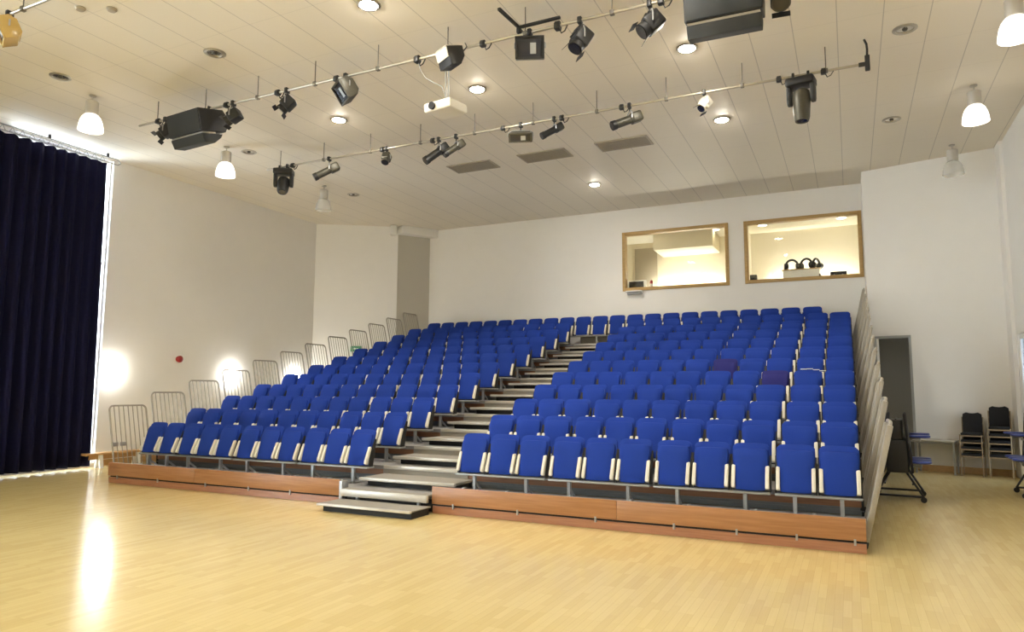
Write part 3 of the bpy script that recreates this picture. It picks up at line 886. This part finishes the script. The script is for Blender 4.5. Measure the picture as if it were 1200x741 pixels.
A = Matrix.Translation((0, 0, -.24)) @ Matrix.Rotation(R(-28), 4, 'Z') @ Matrix.Rotation(R(18), 4, 'X')
bm = B(); prism(bm, [(-.14, -.13), (-.14, .13), (.13, .13), (.13, -.02), (.04, -.13)], 'X', -.14, .17, .012, 2, A); obj('case', bm, 'black', t)
bm = B(); box(bm, -.13, .16, -.155, -.14, -.02, .12, .003, 2, A); box(bm, -.13, .16, -.15, .1, .13, .142, .003, 2, A); obj('pale_cover', bm, 'offwhite', t, label='pale front cover')
bm = B(); tube(bm, [(-.16, .12, .02), (-.17, .10, -.06), (-.15, .0, -.18)], .01, 6); tube(bm, [(.16, .12, .02), (.2, .10, -.06), (.17, .0, -.2)], .01, 6); obj('hanger', bm, 'black', t)
# loop of cable from the socket to the projector
bm = B()
tube(bm, [(-5.66, Y1, 6.66), (-5.62, Y1, 6.52), (-5.52, Y1 - .02, 6.38), (-5.38, Y1 - .03, 6.28), (-5.24, Y1, 6.2), (-5.2, Y1 + .04, 6.05), (-5.2, Y1 + .06, 5.93)], .008, 6)
tag(obj('cable', bm, 'steel'), 'thin cable looping from a socket down to the white projector', 'cable')

# ------------------------------------------------------------------ ceiling lamps, vents, small fittings
def downlight(x, y, lit, label):
    t = thing('downlight', label, 'downlight', (x, y, ZC), 0, 'lit ceiling downlights' if lit else 'unlit ceiling downlights')
    bm = B(); lathe(bm, [(.125, 0), (.17, 0), (.17, -.008), (.155, -.018), (.125, -.018), (.125, 0)], 28); obj('ring', bm, 'pale', t)
    bm = B()
    if lit:
        lathe(bm, [(.124, -.012), (.122, -.02), (.10, -.032), (.06, -.04), (0, -.042)], 24); obj('diffuser', bm, 'lit', t)
        ld = bpy.data.lights.new('downlight_beam', 'SPOT'); ld.energy = 75; ld.color = (1, .91, .77)
        ld.spot_size = R(124); ld.spot_blend = .4; ld.shadow_soft_size = .12
        lo = bpy.data.objects.new('downlight_beam', ld); COL.objects.link(lo); lo.parent = t; lo.location = (0, 0, -.06)
    else:
        lathe(bm, [(.124, -.001), (.115, -.004), (.06, -.003), (0, -.003)], 24); obj('reflector', bm, 'chrome', t)
        bm = B(); lathe(bm, [(.0, -.028), (.03, -.024), (.04, -.004), (0, -.004)], 16); obj('bulb', bm, 'bronze', t)
for x, y, n in ((-5.84, 7.42, 'at the upper edge of view'), (-2.09, 10.56, 'between the two bars, nearest the windows'), (-5.78, 10.47, 'next to the white projector'),
                (-8.96, 10.55, 'below the large olive box flood'), (-2.08, 13.77, 'just right of the small pale spotlight'), (-5.79, 16.86, 'nearest the back wall')):
    downlight(x, y, True, 'lit round ceiling downlight %s' % n)
for x, y in ((-2.1, 7.4), (-5.8, 4.2)):
    downlight(x, y, True, 'lit round ceiling downlight outside the view, over the open floor')
for x, y, n in ((-12.06, 6.98, 'above the curtain, left of a lit pendant'), (-8.94, 7.51, 'above the black wedge loudspeaker'), (.94, 11.36, 'past the bar end, nearer the camera'),
                (.94, 15.19, 'beside the lit pendant on the doorway side'), (-12.06, 11.19, 'beside the second lit pendant'), (-12.13, 14.98, 'by the unlit pendant over the curtain-side wall')):
    downlight(x, y, False, 'unlit round ceiling downlight %s' % n)

def pendant(x, y, lit, label):
    t = thing('pendant_lamp', label, 'pendant lamp', (x, y, ZC), 0, 'bell-shaped pendant lamps')
    bm = B(); lathe(bm, [(0, 0), (.06, 0), (.06, -.02), (.015, -.035), (.012, -.035), (.012, -.13), (0, -.13)], 16); obj('stem', bm, 'housing', t)
    bm = B(); lathe(bm, [(0, -.12), (.10, -.12), (.108, -.13), (.108, -.35), (.10, -.365), (0, -.365)], 24); obj('gear_housing', bm, 'housing', t)
    bm = B()
    lathe(bm, [(.085, -.365), (.12, -.385), (.155, -.43), (.183, -.50), (.20, -.58), (.208, -.67), (.201, -.67), (.192, -.58), (.175, -.505), (.147, -.437), (.113, -.395), (.082, -.375)], 32)
    obj('shade', bm, 'pend' if lit else 'acrylic', t)
    if lit:
        bm = B(); lathe(bm, [(.2, -.668), (.15, -.682), (0, -.688)], 32); obj('diffuser', bm, 'pend', t)
    else:
        bm = B(); lathe(bm, [(0, -.366), (.045, -.38), (.05, -.52), (.035, -.56), (0, -.57)], 16); obj('bulb', bm, 'white', t)
pendant(-12.31, 7.72, True, 'lit bell-shaped pendant lamp above the navy curtain')
pendant(-12.26, 10.74, True, 'lit bell-shaped pendant lamp between the curtain and the moving head light')
pendant(-12.3, 13.99, False, 'unlit clear pendant lamp below the olive profile spotlight')
pendant(2.17, 10.86, True, 'lit bell-shaped pendant lamp cut by the edge of view, doorway side')
pendant(2.15, 14.05, True, 'lit bell-shaped pendant lamp whole in view on the doorway side')
pendant(2.19, 17.36, False, 'unlit clear pendant lamp against the wall above the doorway side')

for x, n in ((-7.95, 'nearest the overlapping pair of lights'), (-6.08, 'in the middle of the three'), (-4.22, 'nearest the windows')):
    t = thing('ceiling_vent', 'rectangular brown slatted ceiling vent, %s' % n, 'ceiling vent', (x, 14.25, ZC), 0, 'slatted vents in the ceiling')
    bm = B()
    for a, b, c, d in ((-.58, .58, -.30, -.26), (-.58, .58, .26, .30), (-.58, -.54, -.26, .26), (.54, .58, -.26, .26)): box(bm, a, b, c, d, -.02, -.001)
    obj('frame', bm, 'vent', t)
    bm = B()
    for i in range(9): box(bm, -.54, .54, -.2525 + i * .058, -.2205 + i * .058, -.014, -.008, 0, 2)
    obj('slats', bm, 'vent', t)
    bm = B(); box(bm, -.54, .54, -.26, .26, -.004, -.001); obj('duct_face', bm, 'duct', t)
for x, y, n in ((-9.58, 5.74, 'near the upper edge of view'), (-9.2, 5.95, 'second of two near the upper edge of view')):
    bm = B(); lathe(bm, [(0, 0), (.07, 0), (.07, -.015), (.05, -.04), (0, -.045)], 18)
    tag(obj('smoke_detector', bm, 'vent', None, (x, y, ZC)), 'small round ceiling detector %s' % n, 'detector')

# ------------------------------------------------------------------ things on the walls
for y, z, n in ((10.5, 2.16, 'nearest the curtain'), (14.0, 2.12, 'behind the fourth guard rail'), (16.45, 2.12, 'farthest from the curtain')):
    t = thing('wall_lamp', 'bright round wall lamp on the cream wall, %s' % n, 'wall lamp', (XL, y, z), 0, 'bright round wall lamps')
    RM = Matrix.Rotation(PI / 2, 4, 'Y')
    bm = B(); lathe(bm, [(0, .0), (.19, 0), (.19, .03), (.0, .03)], 28, RM); obj('backplate', bm, 'white', t)
    bm = B(); lathe(bm, [(.185, .03), (.19, .06), (.17, .10), (.11, .135), (0, .15)], 28, RM); obj('diffuser', bm, 'walllamp', t)
t = thing('alarm_sounder', 'red fire alarm sounder on the cream wall', 'alarm', (XL - .004, 12.31, 2.5))
RM = Matrix.Rotation(PI / 2, 4, 'Y')
bm = B(); lathe(bm, [(0, 0), (.07, 0), (.07, .04), (0, .04)], 20, RM); obj('base', bm, 'red', t)
bm = B(); lathe(bm, [(.055, .04), (.085, .05), (.085, .09), (.05, .115), (0, .12)], 20, RM); obj('horn', bm, 'red', t)
t = thing('wall_socket', 'double grey socket plates low on the wall behind the front guard rail', 'socket', (XL, 10.85, .46))
for y in (-.1, .1):
    bm = B(); box(bm, .0, .018, y - .075, y + .075, -.045, .045, .006); obj('plate', bm, 'galv', t)
# exit sign on the diagonal wall
dv = (Vector(P_D) - Vector(P_L)).normalized(); ang = math.atan2(dv.y, dv.x)
p = Vector(P_L).lerp(Vector(P_D), .52)
t = thing('exit_sign', 'small dark green exit sign box on the pale diagonal wall', 'sign', (p.x + dv.y * .03, p.y - dv.x * .03, 3.05), ang)
bm = B(); box(bm, -.17, .17, -.03, .03, -.09, .09, .008); obj('sign_box', bm, 'green', t)
bm = B(); box(bm, -.03, .09, -.034, -.030, -.01, .015); prism(bm, [(-.03, -.035), (-.03, .04), (-.09, .0025)], 'Y', -.034, -.030); obj('arrow', bm, 'white', t)
# small white box at the top of the pier
bm = B(); box(bm, -.10, .10, -.09, .09, -.16, .16, .012, 2, Matrix.Rotation(ang, 4, 'Z'))
t = tag(obj('sensor_box', bm, 'white', None, (-13.24, 18.44, 6.93)), 'small white box high on the pier corner under the ceiling', 'sensor')

# shelf bracket under the left control-room window (hall side)
t = thing('small_shelf', 'small pale shelf fixed below the corner of the left control room window', 'shelf', (-5.55, YB, 4.62))
bm = B(); box(bm, -.22, .24, -.20, -.002, -.02, .015, .004); obj('board', bm, 'white', t)
bm = B(); box(bm, -.20, .22, -.12, -.002, -.08, -.02, .006); obj('support', bm, 'galv', t)

# ------------------------------------------------------------------ control-room contents
def ctrl_lamp(x, y, label):
    t = thing('control_room_downlight', label, 'downlight', (x, y, RZ1), 0, 'control room downlights')
    bm = B(); lathe(bm, [(.12, 0), (.16, 0), (.16, -.012), (.12, -.016), (.12, 0)], 24); obj('ring', bm, 'white', t)
    bm = B(); lathe(bm, [(.118, -.003), (.1, -.018), (0, -.022)], 24); obj('diffuser', bm, 'roomlamp', t)
ctrl_lamp(-2.15, 21.3, 'round lit lamp behind the right control room window, left one of two')
ctrl_lamp(-.05, 21.3, 'round lit lamp behind the right control room window, right one of two')
ctrl_lamp(-3.5, 21.3, 'round lit lamp in the upper right of the left control room window')
ctrl_lamp(-5.35, 20.6, 'round lit lamp in the upper left of the left control room window')
def strip_lamp(x, w, y, z, label):
    t = thing('strip_lamp', label, 'strip lamp', (x, y, z), 0, 'strip lamps on the control room worktops')
    bm = B(); cyl(bm, (-w / 2, 0, .045), (w / 2, 0, .045), .03, n=12); obj('tube', bm, 'tube', t)
    bm = B(); box(bm, -w / 2 - .04, w / 2 + .04, -.05, .05, -.02, .012); box(bm, -w / 2 - .03, -w / 2, -.03, .03, .012, .08); box(bm, w / 2, w / 2 + .03, -.03, .03, .012, .08); obj('fitting', bm, 'white', t)
def worktop(x0, x1, y0, y1, z, label):
    t = thing('worktop', label, 'worktop', ((x0 + x1) / 2, (y0 + y1) / 2, RZ0), 0)
    w, d, h = x1 - x0, y1 - y0, z - RZ0
    bm = B(); box(bm, -w / 2, w / 2, -d / 2, d / 2, h - .04, h, .006); obj('top', bm, 'white', t)
    for s in (-1, 1):
        bm = B(); box(bm, s * (w / 2 - .06) - .03, s * (w / 2 - .06) + .03, -d / 2 + .03, d / 2 - .03, 0, h - .04); obj('leg_panel', bm, 'white', t)
worktop(-2.6, .7, 20.0, 20.6, 4.72, 'white worktop just behind the right control room window')
worktop(-6.9, -2.78, 20.0, 20.6, 4.72, 'white worktop just behind the left control room window')
worktop(-2.58, .7, 21.75, 22.38, 4.85, 'white worktop along the rear of the right control room')
worktop(-6.9, -2.78, 21.75, 22.38, 4.85, 'white worktop along the rear of the left control room')
strip_lamp(-.95, 2.2, 22.15, 4.87, 'glowing strip lamp along the rear of the right control room')
strip_lamp(-4.6, 2.4, 22.15, 4.87, 'glowing strip lamp along the rear of the left control room')
# cabinet with headphones on it
t = thing('low_cabinet', 'low white cabinet with wooden top behind the right control room window', 'cabinet', (-1.17, 21.95, 4.85))
bm = B(); box(bm, -.5, .5, -.18, .14, 0, .45, .006); cb = obj('carcass', bm, 'white', t)
bm = B(); box(bm, -.52, .52, -.2, .15, .45, .475, .004); obj('top', bm, 'oak', t)
bm = B(); box(bm, -.492, -.006, -.192, -.18, .02, .43, .003); obj('door', bm, 'white', cb)
bm = B(); box(bm, .006, .492, -.192, -.18, .02, .43, .003); obj('door', bm, 'white', cb)
def headphones(x, y, z, rz, label, q=1.35):
    t = thing('headphones', label, 'headphones', (x, y, z), rz, 'black headphones on the low cabinet')
    bm = B(); tube(bm, [(-.13 * q * math.cos(a), 0, (.07 + .15 * math.sin(a)) * q) for a in [PI * i / 10 for i in range(11)]], .034, 8); obj('headband', bm, 'black', t)
    for s in (-1, 1):
        bm = B(); lathe(bm, [(0, -.07), (.08, -.07), (.10, -.02), (.095, .04), (0, .045)], 18, Matrix.Translation((s * .13 * q, 0, .101)) @ Matrix.Rotation(s * PI / 2, 4, 'Y')); obj('ear_cup', bm, 'black', t)
headphones(-1.42, 21.9, 5.325, R(15), 'black headphones on the cabinet, the pair standing apart')
headphones(-1.03, 21.86, 5.325, R(-25), 'black headphones on the cabinet, middle of the crowded ones')
headphones(-.76, 21.98, 5.325, R(60), 'black headphones on the cabinet, at its wall end')
t = thing('amplifier', 'flat black equipment box at the lower corner of the right control room window', 'equipment box', (-.17, 20.25, 4.72))
bm = B(); box(bm, -.2, .2, -.13, .13, .012, .2, .01); obj('case', bm, 'black', t)
bm = B(); box(bm, -.185, .185, -.137, -.13, .03, .18, .003); fp = obj('front_panel', bm, 'charcoal', t)
for s in (-.1, .1):
    bm = B(); cyl(bm, (s, -.137, .1), (s, -.16, .1), .022, n=14); obj('knob', bm, 'steel', fp)
t = thing('desk_microphone', 'small dark angled device between cabinet and flat black box', 'device', (-.58, 20.3, 4.72))
bm = B(); box(bm, -.06, .06, -.05, .05, 0, .03, .01); obj('base', bm, 'black', t)
bm = B(); prism(bm, [(-.06, .03), (.06, .03), (-.03, .19), (-.07, .19)], 'Y', -.02, .02, .005); obj('head', bm, 'bronze', t)
t = thing('small_speaker', 'small dark speaker at the inner corner of the right control room window', 'speaker', (-2.30, 20.12, 4.72))
bm = B(); box(bm, -.09, .09, -.09, .09, 0, .24, .015); obj('cabinet', bm, 'bronze', t)
bm = B(); lathe(bm, [(0, -.01), (.05, 0), (.055, .008), (0, .01)], 16, Matrix.Translation((0, -.09, .10)) @ Matrix.Rotation(PI / 2, 4, 'X')); obj('cone', bm, 'black', t)
t = thing('monitor', 'dark screen in a white frame behind the left control room window', 'monitor', (-5.62, 20.1, 4.72))
bm = B(); box(bm, -.30, .30, -.02, .03, .03, .30, .01); mf = obj('frame', bm, 'white', t)
bm = B(); box(bm, -.22, .225, -.026, -.02, .06, .27, .003); obj('screen', bm, 'screen', mf)
bm = B(); box(bm, -.1, .1, -.06, .08, 0, .015, .004); box(bm, -.03, .03, -.0, .03, .012, .05); obj('stand', bm, 'white', t)
t = thing('desk_lamp', 'small red and green desk item beside the dark screen', 'desk item', (-5.18, 20.15, 4.72))
bm = B(); lathe(bm, [(0, 0), (.05, 0), (.045, .14), (.02, .18), (0, .18)], 14); obj('bottle', bm, 'offwhite', t)
bm = B(); lathe(bm, [(0, .18), (.05, .19), (.04, .27), (0, .3)], 14); obj('red_cap', bm, 'red', t)
bm = B(); box(bm, -6.3, -5.55, RY - .03, RY - .002, 4.85, 6.45, .006); tag(obj('pinboard', bm, 'vent'), 'tall brown panel on the rear wall behind the left control room window', 'panel')

# ------------------------------------------------------------------ bench by the left wall
t = thing('gym_bench', 'low wooden bench with white legs along the cream wall by the curtain', 'bench', (-15.05, 11.5, 0))
bm = B(); box(bm, -.14, .14, -1.75, 1.75, .29, .335, .008); obj('seat_plank', bm, 'bench', t)
bm = B(); box(bm, -.025, .025, -1.6, 1.6, .19, .29); obj('rail', bm, 'bench', t)
for y in (-1.35, -.45, .45, 1.35):
    bm = B(); prism(bm, [(-.11, 0), (-.06, 0), (-.035, .2), (.035, .2), (.06, 0), (.11, 0), (.07, .29), (-.07, .29)], 'Y', y - .04, y + .04, .005); obj('leg', bm, 'white', t)

# ------------------------------------------------------------------ right-hand corner: table, stacked chairs, folded tables with stools
d = Vector((Q_R[0] - Q_F[0], Q_R[1] - Q_F[1])).normalized(); oa = math.atan2(d.y, d.x)
p = on_oblique(1.70, .30)
t = thing('side_table', 'plain grey table against the cream wall beside the doorway', 'table', (p.x, p.y, 0), oa)
bm = B(); box(bm, -.41, .40, -.26, .27, .69, .72, .005); obj('top', bm, 'tabletop', t)
bm = B(); box(bm, -.37, .36, -.21, .24, .64, .69); obj('apron', bm, 'steel', t)
for sx in (-.36, .36):
    for sy in (-.22, .22):
        bm = B(); box(bm, sx - .018, sx + .018, sy - .018, sy + .018, 0, .69); obj('leg', bm, 'galv', t)

def make_chair(label):
    t = thing('stacking_chair', label, 'chair', (0, 0, 0), 0, 'black stacking chairs by the right wall')
    bm = B(); box(bm, -.20, .20, -.21, .19, .425, .475, .018, 3); obj('seat', bm, 'blackcloth', t)
    bm = B()
    top = [(-.19, 0), (.19, 0), (.2, .28), (.19, .385), (.12, .42), (.06, .405), (0, .40), (-.06, .405), (-.12, .42), (-.19, .385), (-.2, .28)]
    A = Matrix.Translation((0, .20, .48)) @ Matrix.Rotation(R(-8), 4, 'X')
    prism(bm, top, 'Y', -.02, .02, .008, 2, A); obj('backrest', bm, 'blackcloth', t)
    for s in (-1, 1):
        bm = B(); tube(bm, [(s * .215, -.20, 0), (s * .215, -.195, .44)], .012, 8); obj('leg', bm, 'brass', t)
        bm = B(); tube(bm, [(s * .215, .21, 0), (s * .215, .20, .44), (s * .212, .215, .5), (s * .21, .255, .80)], .012, 8); obj('leg', bm, 'brass', t)
    bm = B(); box(bm, -.215, .215, -.205, -.185, .40, .425); box(bm, -.215, .215, .185, .205, .40, .425)
    for s in (-1, 1): box(bm, s * .215 - .01, s * .215 + .01, -.2, .2, .405, .425)
    obj('seat_frame', bm, 'brass', t)
    return t
proto = None
for nm, (sx, sn, rz), cnt in (('stack beside the grey table', (2.36, .42, oa), 4), ('stack nearest the corner', (2.84, .44, oa + R(3)), 5)):
    for i in range(cnt):
        pos = 'topmost' if i == cnt - 1 else 'lowest' if i == 0 else '%s up' % ordinal(i + 1)
        lab = 'black upholstered chair with tan frame, %s in the %s' % (pos, nm)
        p = on_oblique(sx, sn - .012 * i)
        loc = (p.x, p.y, .142 * i)
        if proto is None: proto = make_chair(lab); proto.scale = (.9, .95, 1); proto.location = loc; proto.rotation_euler = (0, 0, rz)
        else: dup(proto, lab, loc, rz)

def folded_table(loc, rz, label):
    t = thing('folding_table', label, 'folding table', loc, rz, 'folding tables with blue stools')
    for s in (-1, 1):
        bm = B(); box(bm, -.55, .55, -.02, .02, .0, .95, .02, 2, Matrix.Translation((0, s * .205, .46)) @ Matrix.Rotation(s * R(5), 4, 'X')); obj('table_leaf', bm, 'blackcloth', t)
    bm = B(); box(bm, -.5, .5, -.16, .16, .46, .98, .03, 2); box(bm, -.46, .46, -.09, .09, .98, 1.3, .02, 2); obj('folded_underframe', bm, 'black', t)
    bm = B()
    for x in (-.42, .42):
        tube(bm, [(x, -.34, .09), (x, -.1, .5), (x, -.03, 1.3), (x, .03, 1.3), (x, .1, .5), (x, .34, .09)], .018, 8)
        tube(bm, [(x, -.34, .09), (x, .34, .09)], .018, 8)
    tube(bm, [(-.42, 0, 1.3), (.42, 0, 1.3)], .018, 8); tube(bm, [(-.42, .2, .28), (.42, .2, .28)], .016, 8); tube(bm, [(-.42, -.2, .28), (.42, -.2, .28)], .016, 8)
    obj('frame', bm, 'black', t)
    for x in (-.42, .42):
        for y in (-.34, .34):
            bm = B(); cyl(bm, (x - .016, y, .045), (x + .016, y, .045), .045, n=16); box(bm, x - .024, x + .024, y - .012, y + .012, .05, .1); obj('caster', bm, 'black', t)
    for s in (-1, 1):
        for x in (-.38, .0, .38):
            for z in (.62, 1.03):
                if (x, z) == (.0, 1.03): continue
                st = B(); cyl(st, (x, s * .2, z - .06), (x, s * .33, z - .06), .015, n=8); cyl(st, (x, s * .33, z - .07), (x, s * .33, z), .015, n=8)
                a = obj('stool_arm', st, 'galv', t)
                bm = B(); lathe(bm, [(0, -.02), (.14, -.018), (.155, 0), (.145, .02), (0, .025)], 22, Matrix.Translation((x, s * .33, z + .01))); obj('stool_seat', bm, 'stool', a)
    return t
folded_table((.66, 13.5, 0), R(86), 'black folded table on casters with blue stools behind the guard rails')
folded_table((3.0 - .12, 14.75, -.0), R(88), 'folded table with blue stools cut by the edge of view')

# ------------------------------------------------------------------ world and render settings
w = bpy.data.worlds.new('sky'); sc.world = w; w.use_nodes = True
bg = w.node_tree.nodes['Background']; bg.inputs['Color'].default_value = (.82, .91, 1, 1); bg.inputs['Strength'].default_value = 8.5
sc.cycles.use_denoising = True
sc.cycles.max_bounces = 10; sc.cycles.diffuse_bounces = 6; sc.cycles.glossy_bounces = 4; sc.cycles.transparent_max_bounces = 12
sc.cycles.sample_clamp_indirect = 6
sc.cycles.use_light_tree = True
sc.view_settings.view_transform = 'Standard'; sc.view_settings.look = 'None'
sc.view_settings.gamma = 1; sc.view_settings.use_curve_mapping = False
sc.view_settings.exposure = 1.0
